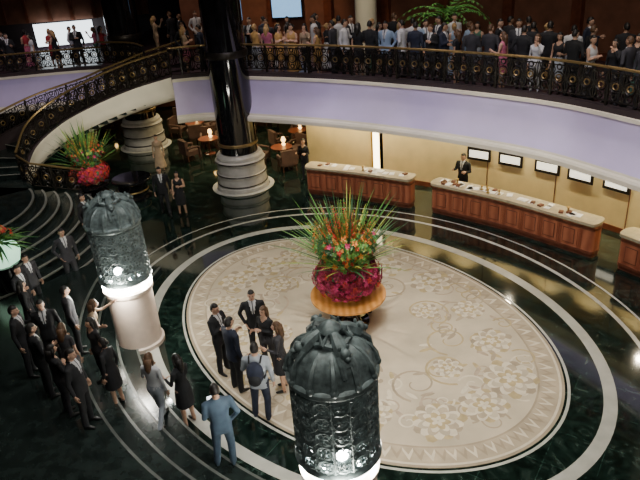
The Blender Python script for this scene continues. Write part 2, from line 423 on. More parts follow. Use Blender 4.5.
# ---------------------------------------------------------------- reception
wl=[(12.5,10.5),(10.6,14.2),(8.9,17.0),(7.4,18.95),(5.65,20.6),(4.0,21.8),(2.6,22.75)]
WC=curve_n(catmull(wl,6),0)
b=MB(); b.sweep(WC,[(0,0),(0,3.54),(-.25,3.54),(-.25,0)],M_wall,True)
b.sweep(WC,[(0,0),(.03,0),(.03,.18),(0,.18)],M_woodd)
for c in resample(WC,2.4)[1:-1]:
    b.box((c[0]+c[3]*.01,c[1]+c[4]*.01,1.8),(.02,.025,3.4),M_woodd,math.atan2(c[4],c[3])+pi/2)
b.obj('wall_reception',False)
b=MB(); wl2=[(2.15,22.95),(.9,23.9),(-.2,24.7)]
c2=curve_n([np.array(p) for p in wl2],0); b.sweep(c2,[(0,0),(0,3.54),(-.25,3.54),(-.25,0)],M_wall,True); b.obj('wall_reception_side',False)
b=MB(); b.box((2.37,22.92,1.55),(.22,.08,2.7),M_strip,math.radians(-35)); b.box((2.37,23.0,1.55),(.34,.06,2.9),M_brass,math.radians(-35)); b.obj('wall_sconce',False)
for (x,y) in [(5.65,20.6),(6.5,19.85),(7.4,18.95),(8.1,18.05),(8.8,17.15)]:
    c=min(WC,key=lambda c:(c[0]-x)**2+(c[1]-y)**2); a=math.atan2(c[4],c[3])+pi/2
    e=empty('framed_picture',(x+c[3]*.06,y+c[4]*.06,1.52),a)
    b=MB(); b.box((0,0,0),(.84,.05,.44),M_iron); b.obj('frame',False,parent=e)
    b=MB(); b.box((0,.03,0),(.68,.012,.25),M_pic);b.box((0,-.03,0),(.68,.012,.25),M_pic); b.obj('print',False,parent=e)
def desk(pts,seed,items=12):
    random.seed(seed)
    C=catmull(pts,5); cn=curve_n(C,0)
    e=empty('reception_desk')
    def capR(p,q,ex,n=6):
        cx,cy=(p[0]+q[0])/2,(p[1]+q[1])/2; vx,vy=p[0]-cx,p[1]-cy; out=[]
        for k in range(1,n):
            a=pi*k/n; out.append((cx+vx*math.cos(a)-vy*math.sin(a)*ex,cy+vy*math.cos(a)+vx*math.sin(a)*ex))
        return out
    def outline(f0,b0,ex):
        fr=[(x-nx*f0,y-ny*f0) for x,y,_,nx,ny in cn]; bk=[(x+nx*b0,y+ny*b0) for x,y,_,nx,ny in cn][::-1]
        return fr+capR(fr[-1],bk[0],ex)+bk+capR(bk[-1],fr[0],ex)
    b=MB(); b.prism(outline(0,.42,.4),.0,.12,M_woodd); b.prism(outline(.03,.45,.4),.12,1.0,M_wood)
    b.prism(outline(.05,.47,.4),.84,.90,M_woodd); b.prism(outline(.05,.47,.4),.12,.2,M_woodd)
    b.obj('body',False,parent=e)
    b=MB(); b.prism(outline(.12,.52,.4),1.0,1.08,M_top); b.prism(outline(.06,.48,.4),.96,1.0,M_brass); b.obj('countertop',False,parent=e)
    b=MB()
    for c in resample(cn,.62)[1:]:
        x,y,_,nx,ny=c; a=math.atan2(ny,nx)+pi/2
        for k in(-.06,0,.06): b.tube([(x-nx*.035+ny*k,y-ny*.035-nx*k,.2),(x-nx*.035+ny*k,y-ny*.035-nx*k,.84)],.022,6,M_wood)
    for c in resample(cn,.62)[:-1]:
        x,y,_,nx,ny=c; a=math.atan2(ny,nx)+pi/2; x+=ny*.31; y-=nx*.31
        b.box((x-nx*.04,y-ny*.04,.52),(.36,.012,.46),M_woodd,a); b.box((x-nx*.048,y-ny*.048,.52),(.31,.012,.41),M_wood,a)
    b.obj('front_panels',True,parent=e)
    b=MB()
    for k in range(items):
        c=random.choice(cn[1:-1]); x,y,_,nx,ny=c; a=math.atan2(ny,nx)+random.uniform(-.4,.4)
        o=random.uniform(.05,.36); j=random.uniform(-.3,.3); X,Y=x+nx*o+ny*j,y+ny*o-nx*j
        t=random.random()
        if t<.6: b.box((X,Y,1.086),(.24,.17,.012),M_paper,a)
        elif t<.75: b.lathe([(.05,0),(.06,.02),(.02,.05),(.03,.12),(.06,.16)],(X,Y,1.08),10,M_brass)
        else: b.box((X,Y,1.10),(.16,.12,.05),M_woodd,a)
    b.obj('counter_items',False,parent=e)
desk([(-.25,21.95),(1.5,21.0),(3.1,19.95)],1,20)
desk([(3.85,19.45),(5.7,17.75),(7.5,15.6)],2,40)
desk([(8.0,14.9),(9.0,13.2),(9.8,11.4)],3,10)

# ---------------------------------------------------------------- mezzanine back walls and dressing
bw=[(p[0]+3.2,p[1]+4.4) for p in [(14.3,2),(12.2,8.4),(10,12.2),(8.05,15.4),(6.6,17.6),(5.0,19.4),(3.0,21.2),(.9,22.8),(-1.0,23.9),(-3.2,24.9),(-6.2,25.6),(-8.6,25.9)]]
BC=curve_n(catmull(bw,5),4.1)
b=MB(); b.sweep(BC,[(0,0),(0,8.4),(-.3,8.4),(-.3,0)],M_brown,True)
b.sweep(BC,[(0,0),(.05,0),(.05,.25),(0,.25)],M_woodd)
for i,c in enumerate(resample(BC,2.6)):
    b.box((c[0]+c[3]*.1,c[1]+c[4]*.1,8.3),(.35,.3,8.4),M_woodd,math.atan2(c[4],c[3])+pi/2)
b.obj('wall_mezzanine',False)
c=min(BC,key=lambda c:(c[0]+.8)**2+(c[1]-29.4)**2); a=math.atan2(c[4],c[3])+pi/2; e=empty('blue_display_panel')
b=MB(); b.box((c[0]+c[3]*.34,c[1]+c[4]*.34,5.9),(1.3,.1,1.1),M_blue,a); b.box((c[0]+c[3]*.30,c[1]+c[4]*.30,5.9),(1.42,.1,1.22),M_iron,a); b.obj('screen',False,parent=e)
for (x,y) in [(2.45,25.9),(11.3,17.0)]:
    e=empty('cream_pillar',(x,y,4.1)); b=MB(); b.lathe([(.50,0),(.50,.3),(.42,.36),(.42,8.2),(.5,8.4)],(0,0,0),24,M_cream); b.obj('shaft',parent=e,angle=.5)
b=MB(); b.box((-13.3,37.6,4.35),(3.2,.06,1.2),M_screen,math.radians(4)); b.obj('projection_screen',False)
b=MB(); b.box((-14,38.0,6.6),(11,.2,3.2),M_brown); 
for k in range(9): b.box((-19+k*1.25,37.85,6.6),(.2,.12,3.2),M_woodd)
b.obj('wall_panelling',False)
def palm(x,y,z,h=1.3,s=1.):
    e=empty('potted_palm',(x,y,z))
    b=MB(); b.lathe([(.22,0),(.3,.1),(.34,.5),(.36,.55),(.3,.55),(.28,.5)],(0,0,0),20,M_brass); b.obj('pot',parent=e)
    b=MB()
    for k in range(5):
        a=k*1.3; b.tube([(.05*math.cos(a),.05*math.sin(a),.45),(.12*math.cos(a),.12*math.sin(a),h)],[.04,.025],6,M_woodd)
    for k in range(26):
        a=2*pi*k/26+random.random()*.3; L=s*(.9+.4*random.random()); el=random.uniform(.5,1.3); P0=Vector((0,0,h*random.uniform(.75,1)))
        pts=[]
        for j in range(9):
            t=j/8; pts.append(P0+Vector((math.cos(a)*L*t*math.cos(el*.6),math.sin(a)*L*t*math.cos(el*.6),L*(math.sin(el)*t-.75*t*t))))
        b.tube(pts,[.012*(1-.7*j/8) for j in range(9)],4,M_leaf)
        sd=Vector((-math.sin(a),math.cos(a),0))
        for j in range(1,9):
            for sg in(-1,1):
                p=pts[j]; d=(pts[j]-pts[j-1]).normalized(); q=p+(sd*sg*.8+d*.6)*.28*(1.1-j/10)-Vector((0,0,.06))
                b.add([p-d*.03,p+d*.04,q,],[(0,1,2)],M_leaf)
                b.add([p-d*.07,p-d*.01,q-d*.06],[(0,1,2)],M_leaf2)
    b.obj('fronds',parent=e,smooth=False)
palm(5.0,23.3,4.1,1.7,1.5); palm(10.6,15.2,4.1,1.6,1.2)

# ---------------------------------------------------------------- lanterns
def lantern(x,y,sc=1.):
    e=empty('ornate_lantern',(x,y,0)); e.scale=(sc,sc,sc)
    b=MB(); b.lathe([(.62,0),(.62,.10),(.57,.13),(.56,.2),(.56,1.55),(.59,1.58),(.61,1.64),(.61,1.7)],(0,0,0),40,M_beigeped); b.obj('pedestal',parent=e,angle=.5)
    b=MB(); b.lathe([(.48,1.7),(.53,1.76),(.53,1.9),(.48,1.95)],(0,0,0),32,M_glow)
    for k in range(8):
        a=2*pi*k/8+.3; b.ell((.56*math.cos(a),.56*math.sin(a),1.80),(.05,.05,.07),M_bulb,8,5)
    b.obj('light_ring',parent=e)
    R_=.605; zt=3.38
    b=MB(); b.lathe([(.55,2.0),(.55,zt)],(0,0,0),32,M_inner)
    for (a,z,r) in((-1.5,2.40,.10),(-.75,2.15,.05),(-2.4,2.25,.05),(-1.1,2.12,.045),(-1.95,2.1,.04)):
        b.ell((.56*math.cos(a),.56*math.sin(a),z),(r,r,r),M_bulb,8,5)
    b.obj('glass_drum',parent=e)
    b=MB()
    b.lathe([(.50,1.95),(.62,1.93),(.65,1.97),(.64,2.03),(.61,2.06)],(0,0,0),40,M_verd,cap=False)
    b.lathe([(.61,zt-.04),(.63,zt),(.66,zt+.03),(.66,zt+.09),(.63,zt+.12),(.58,zt+.13)],(0,0,0),40,M_verd,cap=False)
    nr=5; hz=(zt-.04-2.06)/nr
    for j in range(1,nr):
        z=2.06+hz*j; b.lathe([(.60,z-.012),(.62,z),(.60,z+.012)],(0,0,0),40,M_verd,cap=False)
    def cyl(a,z,rad=R_): return Vector((rad*math.cos(a),rad*math.sin(a),z))
    nc=15
    for i in range(nc):
        a=2*pi*i/nc
        b.tube([cyl(a,2.04),cyl(a,zt)],.018,5,M_verd)
        for j in range(nr):
            zc=2.06+hz*(j+.5); ac=a+pi/nc
            b.tube([cyl(ac+.112/R_*math.cos(2*pi*k/12),zc+.112*math.sin(2*pi*k/12)) for k in range(12)],.024,4,M_verd,closed=True)
            for q in range(4):
                aa=pi/4+pi/2*q
                b.tube([cyl(ac+.05*math.cos(aa)/R_+.04/R_*math.cos(2*pi*k/8),zc+.05*math.sin(aa)+.04*math.sin(2*pi*k/8)) for k in range(8)],.016,4,M_verd,closed=True)
                b.tube([cyl(ac+.1*math.cos(aa)/R_,zc+.1*math.sin(aa)),cyl(ac+.16*math.cos(aa)/R_,zc+.16*math.sin(aa))],.024,4,M_verd)
    b.obj('fretwork',parent=e)
    b=MB(); q=zt-3.12
    b.lathe([(.62,3.2+q),(.62,3.26+q),(.59,3.32+q),(.57,3.42+q),(.53,3.52+q),(.46,3.60+q),(.36,3.66+q),(.25,3.70+q)],(0,0,0),96,M_verd,12,.03)
    for k in range(12):
        a=2*pi*k/12; b.tube([cyl(a,3.26+q,.63),cyl(a,3.40+q,.60),cyl(a,3.52+q,.53),cyl(a,3.61+q,.42),cyl(a,3.68+q,.26)],[.05,.05,.045,.04,.02],6,M_verd)
        b.ell(cyl(a,3.25+q,.63),(.06,.06,.07),M_verd,8,5)
    b.obj('dome',parent=e)
    b=MB(); z0=3.60+q
    b.lathe([(.26,z0),(.24,z0+.06),(.15,z0+.12),(.12,z0+.18),(.16,z0+.24),(.14,z0+.30),(.07,z0+.35),(.01,z0+.38)],(0,0,0),24,M_verd,6,.08)
    for k in range(4):
        a=2*pi*k/4+.4; u=Vector((math.cos(a),math.sin(a),0)); Z=Vector((0,0,1)); zb=3.54+q
        b.tube([u*.50+Z*(zb-.02),u*.40+Z*(zb+.12),u*.27+Z*(zb+.22),u*.14+Z*(zb+.30)],[.08,.11,.10,.06],8,M_verd)
        b.ell(u*.46+Z*(zb+.17),(.08,.08,.085),M_verd,10,7)
        b.ell(u*.54+Z*(zb+.14),(.045,.045,.04),M_verd,8,5)
        s_=Vector((-math.sin(a),math.cos(a),0))
        for sg in(-1,1):
            b.tube([u*.42+s_*sg*.07+Z*(zb+.12),u*.54+s_*sg*.09+Z*(zb+.02),u*.58+s_*sg*.08+Z*(zb-.12)],[.05,.04,.035],6,M_verd)
            b.ell(u*.42+s_*sg*.06+Z*(zb+.25),(.025,.025,.04),M_verd,6,4)
            b.tube([u*.25+s_*sg*.1+Z*(zb+.18),u*.2+s_*sg*.22+Z*(zb+.24),u*.12+s_*sg*.2+Z*(zb+.36)],[.05,.04,.01],6,M_verd)
    b.obj('finial',parent=e)
    for (lx,ly,en) in((0,-.8,110),(.75,.3,65),(-.7,.3,45)):
        l=bpy.data.lights.new('lantern_light','POINT'); l.energy=en; l.color=(1,.95,.82); l.shadow_soft_size=.12
        o=bpy.data.objects.new('lantern_light',l); COL.objects.link(o); o.parent=e; o.location=(lx,ly,1.85)
lantern(-4.62,13.25,.95); lantern(.03,7.15)

# ---------------------------------------------------------------- flowers
def blade(b,base,d,L,w,bend,m):
    d=Vector(d).normalized(); sd=d.cross(Vector((0,0,1))); 
    if sd.length<1e-3: sd=Vector((1,0,0))
    sd.normalize(); h=Vector((d.x,d.y,0)); vs=[]; n=7
    for k in range(n+1):
        t=k/n; p=Vector(base)+d*L*t+h*bend*t*t*L-Vector((0,0,1))*bend*.8*t*t*t*L
        ww=w*(1-t)**.7*(.6+.8*t if t<.5 else 1)
        vs+= [p-sd*ww,p+Vector((0,0,-ww*.4)),p+sd*ww]
    fs=[]
    for k in range(n): fs+=[(3*k,3*k+1,3*k+4,3*k+3),(3*k+1,3*k+2,3*k+5,3*k+4)]
    b.add(vs,fs,m)
def bloom(b,p,nrm,r,m):
    nrm=Vector(nrm).normalized(); u=nrm.orthogonal().normalized(); v=nrm.cross(u); a0=random.random()*6
    for k in range(5):
        a=a0+2*pi*k/5; d=u*math.cos(a)+v*math.sin(a); e_=u*math.cos(a+1.57)+v*math.sin(a+1.57)
        b.add([p,p+d*r*.6+e_*r*.35+nrm*r*.3,p+d*r+nrm*r*.15,p+d*r*.6-e_*r*.35+nrm*r*.3],[(0,1,2,3)],m)
def flowers(x,y,z,sc,name='flower_arrangement',seed=3,low=(5,5,1)):
    random.seed(seed)
    e=empty(name,(x,y,z)); e.scale=(sc,sc,sc)
    b=MB(); b.lathe([(.25,0),(.3,.03),(.42,.14),(.46,.2),(.42,.2)],(0,0,0),24,M_iron); b.obj('bowl',parent=e)
    b=MB(); b.ell((0,0,.50),(.53,.53,.40),M_leaf2,16,10)
    for k in range(1700):
        a=random.random()*2*pi; h=random.random(); ph=math.acos(1-1.65*h)
        n_=Vector((math.sin(ph)*math.cos(a),math.sin(ph)*math.sin(a),math.cos(ph)))
        rad=.58+.20*random.random()**1.5
        p=Vector((n_.x*rad,n_.y*rad,.46+n_.z*.44+random.uniform(-.05,.05)))
        if p.z<.06: continue
        m=random.choices((M_mag,M_dred,M_red,M_leaf2),(low[0],low[1],low[2],.8))[0]
        bloom(b,p,n_,random.uniform(.045,.085),m)
    for k in range(1050):
        a=random.random()*2*pi; h=random.random(); rad=(.48+.30*h)*math.sqrt(random.uniform(.3,1)); p=Vector((rad*math.cos(a),rad*math.sin(a),.75+.95*h*random.uniform(.6,1)))
        n_=Vector((math.cos(a),math.sin(a),.6))
        bloom(b,p,n_,random.uniform(.045,.08),random.choices((M_red,M_or,M_yel,M_leaf,M_leaf2,M_mag),(1.6,2.0,1.0,5,5,.6))[0])
    b.obj('blooms',parent=e,smooth=False)
    b=MB()
    for k in range(210):
        a=random.random()*2*pi; el=random.uniform(.45,1.52); d=(math.cos(a)*math.cos(el),math.sin(a)*math.cos(el),math.sin(el))
        blade(b,(d[0]*.3,d[1]*.3,.70),d,random.uniform(1.2,2.05)*(1 if el>.9 else .82),random.uniform(.018,.046),random.uniform(0,.18),random.choice((M_leaf,M_leaf,M_leaf2,M_leaf2,M_yel)))
    for k in range(60):
        a=random.random()*2*pi; el=random.uniform(.85,1.45); d=Vector((math.cos(a)*math.cos(el),math.sin(a)*math.cos(el),math.sin(el)))
        m=random.choice((M_or,M_red,M_or,M_yel)); L=random.uniform(.8,1.5)
        b.tube([d*.3+Vector((0,0,.7)),d*L+Vector((0,0,.7))],.012,4,M_leaf)
        for j in range(9): bloom(b,d*(L*(.62+.045*j))+Vector((0,0,.7)),d+Vector((random.uniform(-1,1),random.uniform(-1,1),0)),.06-.004*j,m)
    b.obj('leaves',parent=e,smooth=False)
def table(x,y,m1=M_table,h=.76,R_=.92,z=.016):
    e=empty('pedestal_table',(x,y,z))
    b=MB(); b.lathe([(R_-.05,h-.10),(R_,h-.07),(R_,h-.01),(R_-.02,h)],(0,0,0),48,m1); b.lathe([(R_-.2,h-.2),(R_-.1,h-.10)],(0,0,0),40,m1); b.obj('top',parent=e,angle=.5)
    b=MB(); b.lathe([(.5,.0),(.5,.06),(.3,.1),(.14,.2),(.12,.3),(.2,.42),(.12,.52),(.3,h-.14),(.4,h-.12)],(0,0,0),24,M_black)
    for k in range(4):
        a=2*pi*k/4+.5; u=Vector((math.cos(a),math.sin(a),0)); Z=Vector((0,0,1))
        b.tube([u*.1+Z*.35,u*.35+Z*.42,u*.5+Z*.28,u*.58+Z*.08],[.05,.06,.05,.05],8,M_black); b.ell(u*.6+Z*.07,(.07,.07,.055),M_black,8,6)
        b.tube([u*.12+Z*.5,u*.4+Z*.5,u*.55+Z*.58],[.04,.04,.03],6,M_black)
    b.obj('pedestal_base',parent=e)
table(.58,13.35,h=.84); flowers(.58,13.35,.86,1.08)
table(-8.45,23.0,M_black,.7,.66,0); flowers(-8.45,23.0,.70,.95,seed=5,low=(2,2,5))
b=MB(); b.lathe([(.66,0),(.66,.08),(.55,.14),(.55,.62),(.7,.68),(.74,.72),(.74,.78),(.72,.8)],(-6.95,23.0,0),40,M_black); b.lathe([(.56,.3),(.585,.33),(.56,.36)],(-6.95,23.0,0),40,M_brass); b.obj('drum_table',angle=.4)

e=empty('green_glass_lamp',(-8.8,15.9,0))
b=MB(); b.lathe([(.5,0),(.5,.2),(.32,.3),(.3,1.0),(.4,1.1)],(0,0,0),28,M_black); b.obj('stand',parent=e)
b=MB(); b.lathe([(.3,1.1),(.46,1.2),(.52,1.42),(.44,1.65),(.2,1.75)],(0,0,0),28,M_green,10,.05); b.obj('glass_bowl',parent=e)
b=MB()
for k in range(130):
    a=random.random()*6.28; el=random.uniform(.1,1.4); d=(math.cos(a)*math.cos(el),math.sin(a)*math.cos(el),math.sin(el)); blade(b,(0,0,1.7),d,random.uniform(.5,.85),.06,.5,random.choice((M_leaf,M_leaf,M_leaf2)))
for k in range(40):
    a=random.random()*6.28; el=random.uniform(.4,1.5); d=Vector((math.cos(a)*math.cos(el),math.sin(a)*math.cos(el),math.sin(el))); bloom(b,d*.5+Vector((0,0,1.75)),d,.08,random.choice((M_red,M_yel)))
b.obj('foliage',parent=e,smooth=False)

def armchair(x,y,rz):
    e=empty('armchair',(x,y,0),rz); b=MB()
    b.box((0,0,.34),(.62,.62,.2),M_up); b.box((0,.3,.62),(.66,.14,.6),M_up)
    for s_ in(-1,1): b.tube([(s_*.34,.3,.6),(s_*.35,0,.62),(s_*.34,-.28,.58),(s_*.34,-.3,.1)],[.06,.06,.06,.04],8,M_up)
    for sx in(-1,1):
        for sy in(-1,1): b.tube([(sx*.27,sy*.27,0),(sx*.27,sy*.27,.26)],[.02,.03],6,M_woodd)
    b.obj('frame',parent=e)
def ctable(x,y):
    e=empty('lounge_table',(x,y,0)); b=MB()
    b.lathe([(.25,0),(.25,.03),(.04,.06),(.04,.62),(.4,.66),(.45,.68),(.45,.71)],(0,0,0),24,M_woodd); b.lathe([(.05,.71),(.09,.78),(.03,.8),(.1,.95),(.06,1.08)],(.1,.1,0),10,M_glow2); b.obj('table_with_lamp',parent=e)
for (x,y) in [(-1.3,25.6),(-.6,27.8),(-4.6,27.6),(-5.6,30.4),(-3.4,31.2),(-6.2,33.8),(-1,31.5),(-10.5,33)]:
    ctable(x,y)
    for k in range(3):
        a=k*2.1+x; armchair(x+math.cos(a)*.95,y+math.sin(a)*.95,a-pi/2)
b=MB(); b.box((-3,36.5,1.8),(20,.2,3.4),M_brown)
for k in range(8): b.box((-12+k*2.6,36.35,1.7),(1.3,.1,2.2),M_wall)
b.obj('wall_lounge',False)

# ---------------------------------------------------------------- people
ARMS={'down':((.06,.03,-.28),(.07,-.03,-.53)),'phone':((.05,.01,-.27),(-.09,-.21,-.17)),'talk':((.07,-.03,-.26),(.03,-.24,-.20)),
 'pocket':((.11,.07,-.26),(.0,-.05,-.47)),'reach':((.08,-.24,-.10),(.12,-.47,-.03)),'fold':((.05,-.07,-.26),(-.19,-.17,-.20)),
 'behind':((.07,.09,-.26),(-.09,.17,-.45)),'up':((.08,-.2,-.15),(.0,-.30,.08)),'side':((.22,-.06,-.16),(.42,-.14,-.06))}
def hand(b,w,d,inn,m,s):
    d=d.normalized(); inn=(inn-d*inn.dot(d)).normalized(); sp=d.cross(inn)*1.0
    vs=[];n=8
    for t,wd,th in((-.03,.026,.022),(.0,.03,.02),(.045,.042,.016),(.085,.040,.013)):
        for k in range(n):
            a=2*pi*k/n; vs.append(w+d*(t+.01)+sp*wd*math.cos(a)+inn*th*math.sin(a))
    fs=[(j*n+i,j*n+(i+1)%n,(j+1)*n+(i+1)%n,(j+1)*n+i) for j in range(3) for i in range(n)]+[tuple(range(n)),tuple(range(3*n,4*n))]
    b.add(vs,fs,m)
    for k,L in enumerate((.07,.08,.075,.058)):
        o=w+d*.085+sp*(.030-.02*k)
        b.tube([o,o+d*L*.42+inn*.004,o+d*L*.74+inn*.016,o+d*L*.95+inn*.034],[.0095,.009,.0085,.007],6,m)
    o=w+d*.02+sp*.032
    b.tube([o,o+d*.03+sp*.024+inn*.008,o+d*.062+sp*.028+inn*.016],[.012,.011,.008],6,m)
def person_mesh(kind,arms=('down','down'),legs='stand',lean=0.,hyaw=0.,htilt=0.,hair='short',sleeve='long',dress=None,tie=True,vox=.02,bag=False):
    sl=[bpy.data.materials.get(n) for n in('cloth_black','cloth_black','skin','hair_black','cloth_white','shoe_black','eye_dark','lip','cloth_navy')]
    man=kind=='m'
    TOP,BOT,SK,HA,SH,SHO,EY,LI,TI=range(9)
    b=MB(); b.mats=sl[:]
    def b_add(vs,fs,m):
        o=len(b.v); b.v+=[tuple(v) for v in vs]; b.f+=[tuple(i+o for i in f) for f in fs]; b.m+=[m]*len(fs)
    def lt(pts,m,n=14):
        vs=[];k=len(pts)
        for z,rx,ry,yo in pts:
            yo2=yo-(max(0,z-.95)*math.tan(lean))
            for i in range(n):
                a=2*pi*i/n; ca,sa=math.cos(a),math.sin(a)
                vs.append((rx*math.copysign(abs(ca)**.85,ca),yo2+ry*math.copysign(abs(sa)**.85,sa),z))
        fs=[(j*n+i,j*n+(i+1)%n,(j+1)*n+(i+1)%n,(j+1)*n+i) for j in range(k-1) for i in range(n)]+[tuple(range(n)),tuple(range((k-1)*n,k*n))]
        b_add(vs,fs,m)
    def tb(path,r,m,n=10):
        nb=MB(); nb.tube(path,r,n,sl[0]); b_add(nb.v,nb.f,m)
    def el(c,r,m,R=None,n=10,k=7,fn=None):
        nb=MB(); nb.ell(c,r,sl[0],n,k,R,fn); b_add(nb.v,nb.f,m)
    ly=lambda z:-(max(0,z-.95)*math.tan(lean))
    hs=.195 if man else .165
    if man:
        lt([(.80,.178,.128,.0),(.92,.176,.128,.0),(1.06,.158,.116,0),(1.2,.176,.124,0),(1.32,.192,.125,.005),(1.41,.190,.105,.01),(1.455,.13,.078,.012),(1.49,.07,.06,.012)],TOP)
        lt([(.76,.14,.10,0),(.98,.155,.11,0)],BOT)
    else:
        lt([(.94,.165,.118,.0),(1.0,.155,.11,0),(1.08,.128,.095,0),(1.18,.135,.10,0),(1.27,.155,.122,-.012),(1.35,.16,.10,0),(1.41,.15,.078,.01),(1.45,.09,.06,.012),(1.48,.055,.05,.012)],TOP)
        if dress: lt([(dress,.20 if dress>.3 else .27,.17 if dress>.3 else .25,0),(.72,.19,.15,0),(.88,.18,.135,0),(.98,.158,.115,0),(1.06,.13,.095,0)],BOT)
        else: lt([(.80,.15,.11,0),(.9,.172,.125,.0),(1.0,.158,.112,0)],BOT)
    for s in(-1,1):
        hip=Vector((s*.088,0,.90))
        if legs=='stand': kn=Vector((s*.10,-.01,.49)); an=Vector((s*.115,.02,.085))
        elif legs=='stride':
            kn=Vector((s*.095,-.10 if s>0 else .03,.50)); an=Vector((s*.10,-.24 if s>0 else .27,.09 if s>0 else .11))
        else: kn=Vector((s*.12,-.03 if s>0 else 0,.49)); an=Vector((s*(.16 if s>0 else .1),-.06 if s>0 else .04,.085))
        cover=(not man) and dress
        m=SK if cover else BOT
        if m==BOT: rr_=[.10,.088,.070,.066,.060] if man else [.095,.082,.06,.054,.045]
        else: rr_=[.088,.075,.052,.054,.034]
        mid=kn.lerp(an,.35)+Vector((0,.012,0))
        tb([hip+Vector((0,0,.04)),hip.lerp(kn,.35),kn,mid,an],rr_,m,12)
        tb([an+Vector((0,.05,-.045)),an+Vector((0,-.01,-.035)),an+Vector((s*.01,-.09,-.052)),an+Vector((s*.015,-.16,-.062)),an+Vector((s*.015,-.19,-.066))],[.030,.043,.036,.030,.014],SHO,10)
        tb([an+Vector((0,.015,.06)),an+Vector((0,.01,-.045))],[.038,.040],m if m==BOT else SK,10)
    W={}
    for s,pn in((1,arms[0]),(-1,arms[1])):
        e_,w_=ARMS[pn]; zs=1.405 if man else 1.375
        sh=Vector((s*hs,ly(zs)+.01,zs)); el_=sh+Vector((s*e_[0],e_[1],e_[2])); wr=sh+Vector((s*w_[0],w_[1],w_[2]))
        m2=TOP if sleeve=='long' else SK; k=1 if man else .78
        up_m=SK if sleeve=='none' else TOP
        tb([sh+Vector((-s*.05,0,-.0)),sh,sh.lerp(el_,.5),sh.lerp(el_,.62)],[.06*k,.064*k,.055*k,.052*k],up_m)
        tb([sh.lerp(el_,.55),el_,el_.lerp(wr,.35),wr],[.047*k if m2==SK else .053*k,.044*k if m2==SK else .05*k,.044*k,.028 if m2==SK else .034*k+.003],m2)
        W[s]=(el_,wr)
    hz=1.615 if man else 1.60
    hc=Vector((0,ly(1.6)-.012,hz))
    tb([(0,ly(1.4)+.012,1.40),(0,ly(1.5)+.01,1.50),hc+Vector((0,.01,-.04))],[.056 if man else .045,.052 if man else .042,.05],SK,12)
    me=bpy.data.meshes.new('t'); me.from_pydata(b.v,[],b.f)
    bm=bmesh.new(); bm.from_mesh(me); bmesh.ops.recalc_face_normals(bm,faces=bm.faces); bm.to_mesh(me); bm.free()
    o=bpy.data.objects.new('t',me); COL.objects.link(o)
    md=o.modifiers.new('r','REMESH'); md.mode='VOXEL'; md.voxel_size=vox
    ms=o.modifiers.new('s','SMOOTH'); ms.factor=.5; ms.iterations=2
    dg=bpy.context.evaluated_depsgraph_get(); ev=o.evaluated_get(dg); m3=ev.to_mesh()
    RV=[v.co.copy() for v in m3.vertices]; RF=[tuple(p.vertices) for p in m3.polygons]; ev.to_mesh_clear()
    bv=BVHTree.FromPolygons([Vector(v) for v in b.v],b.f)
    FM=[]
    for f in RF:
        c=sum((RV[i] for i in f),Vector())/len(f)
        q=bv.find_nearest(c); k=b.m[q[2]] if q[2] is not None else 0
        yy=c.y-ly(c.z)
        if k==TOP and man and tie is not None and yy<0 and 1.13<c.z<1.50:
            hw=.075*(c.z-1.12)/.33
            if abs(c.x)<hw: k=TI if (abs(c.x)<.016 and tie) else SH
        if k==TOP and not man and yy<0 and c.z>1.36 and abs(c.x)<.09*(c.z-1.34)/.1: k=SK
        FM.append(k)
    bpy.data.objects.remove(o); bpy.data.meshes.remove(me)
    b.v=[tuple(v) for v in RV]; b.f=RF; b.m=FM
    for s in(-1,1):
        e_,w=W[s]; nb=MB(); hand(nb,w,w-e_,Vector((-s,-.3,0)),sl[SK],s); b_add(nb.v,nb.f,SK)
    HR=Matrix.Rotation(hyaw,3,'Z')@Matrix.Rotation(htilt,3,'X')
    def face(p,q):
        q=q.copy()
        if p.z<0: q.x*=1-.28*(-p.z)**1.3; q.y*=1-.10*(-p.z)
        nz=math.exp(-((p.x)/.16)**2-((p.z+.12)/.20)**2) if p.y<0 else 0; q.y-=.026*nz
        for sx in(-1,1):
            g=math.exp(-((p.x-sx*.36)/.18)**2-((p.z-.06)/.13)**2) if p.y<0 else 0; q.y+=.009*g
        if p.y<0:
            q.y-=.008*math.exp(-((p.x)/.25)**2-((p.z+.88)/.2)**2); q.y-=.005*math.exp(-(p.x/.3)**2-((p.z+.5)/.1)**2)
        return q
    HN=20 if vox>.021 else 28; hr=(.074,.094,.116)
    el(hc,hr,SK,HR,HN,HN*3//4,face)
    for sx in(-1,1):
        el(hc+HR@Vector((sx*.074,.008,-.005)),(.012,.022,.032),SK,HR,8,6)
        el(hc+HR@Vector((sx*.027,-.082,.008)),(.012,.008,.007),EY,HR,8,5)
        el(hc+HR@Vector((sx*.027,-.084,.028)),(.017,.006,.004),HA,HR,8,4)
    el(hc+HR@Vector((0,-.088,-.055)),(.022,.009,.007),LI,HR,8,5)
    nb=MB()
    def hf(p,q):
        g=1.10
        if p.y<-.1 and p.z<.38: g=.80
        elif p.z<(-.45 if p.y>.1 else .0): g=.84 if hair=='short' else 1.05
        if p.y<-.1 and p.z<.38 and hair=='long' and abs(p.x)>.8: g=1.08
        return q*g+Vector((0,.006,.004))
    nb.ell(hc,hr,sl[HA],HN,HN*3//4,HR,hf); b_add(nb.v,nb.f,HA)
    if hair=='long':
        tb([hc+HR@Vector((0,.05,.03)),hc+HR@Vector((0,.07,-.08)),hc+Vector((0,.085,-.2)),hc+Vector((0,.085,-.30))],[.08,.078,.07,.03],HA,12)
        for sx in(-1,1): tb([hc+HR@Vector((sx*.06,.0,.04)),hc+HR@Vector((sx*.075,.01,-.06)),hc+HR@Vector((sx*.07,.03,-.19))],[.025,.03,.012],HA,8)
    if hair=='bun': el(hc+HR@Vector((0,.11,.03)),(.045,.04,.045),HA,HR,10,7)
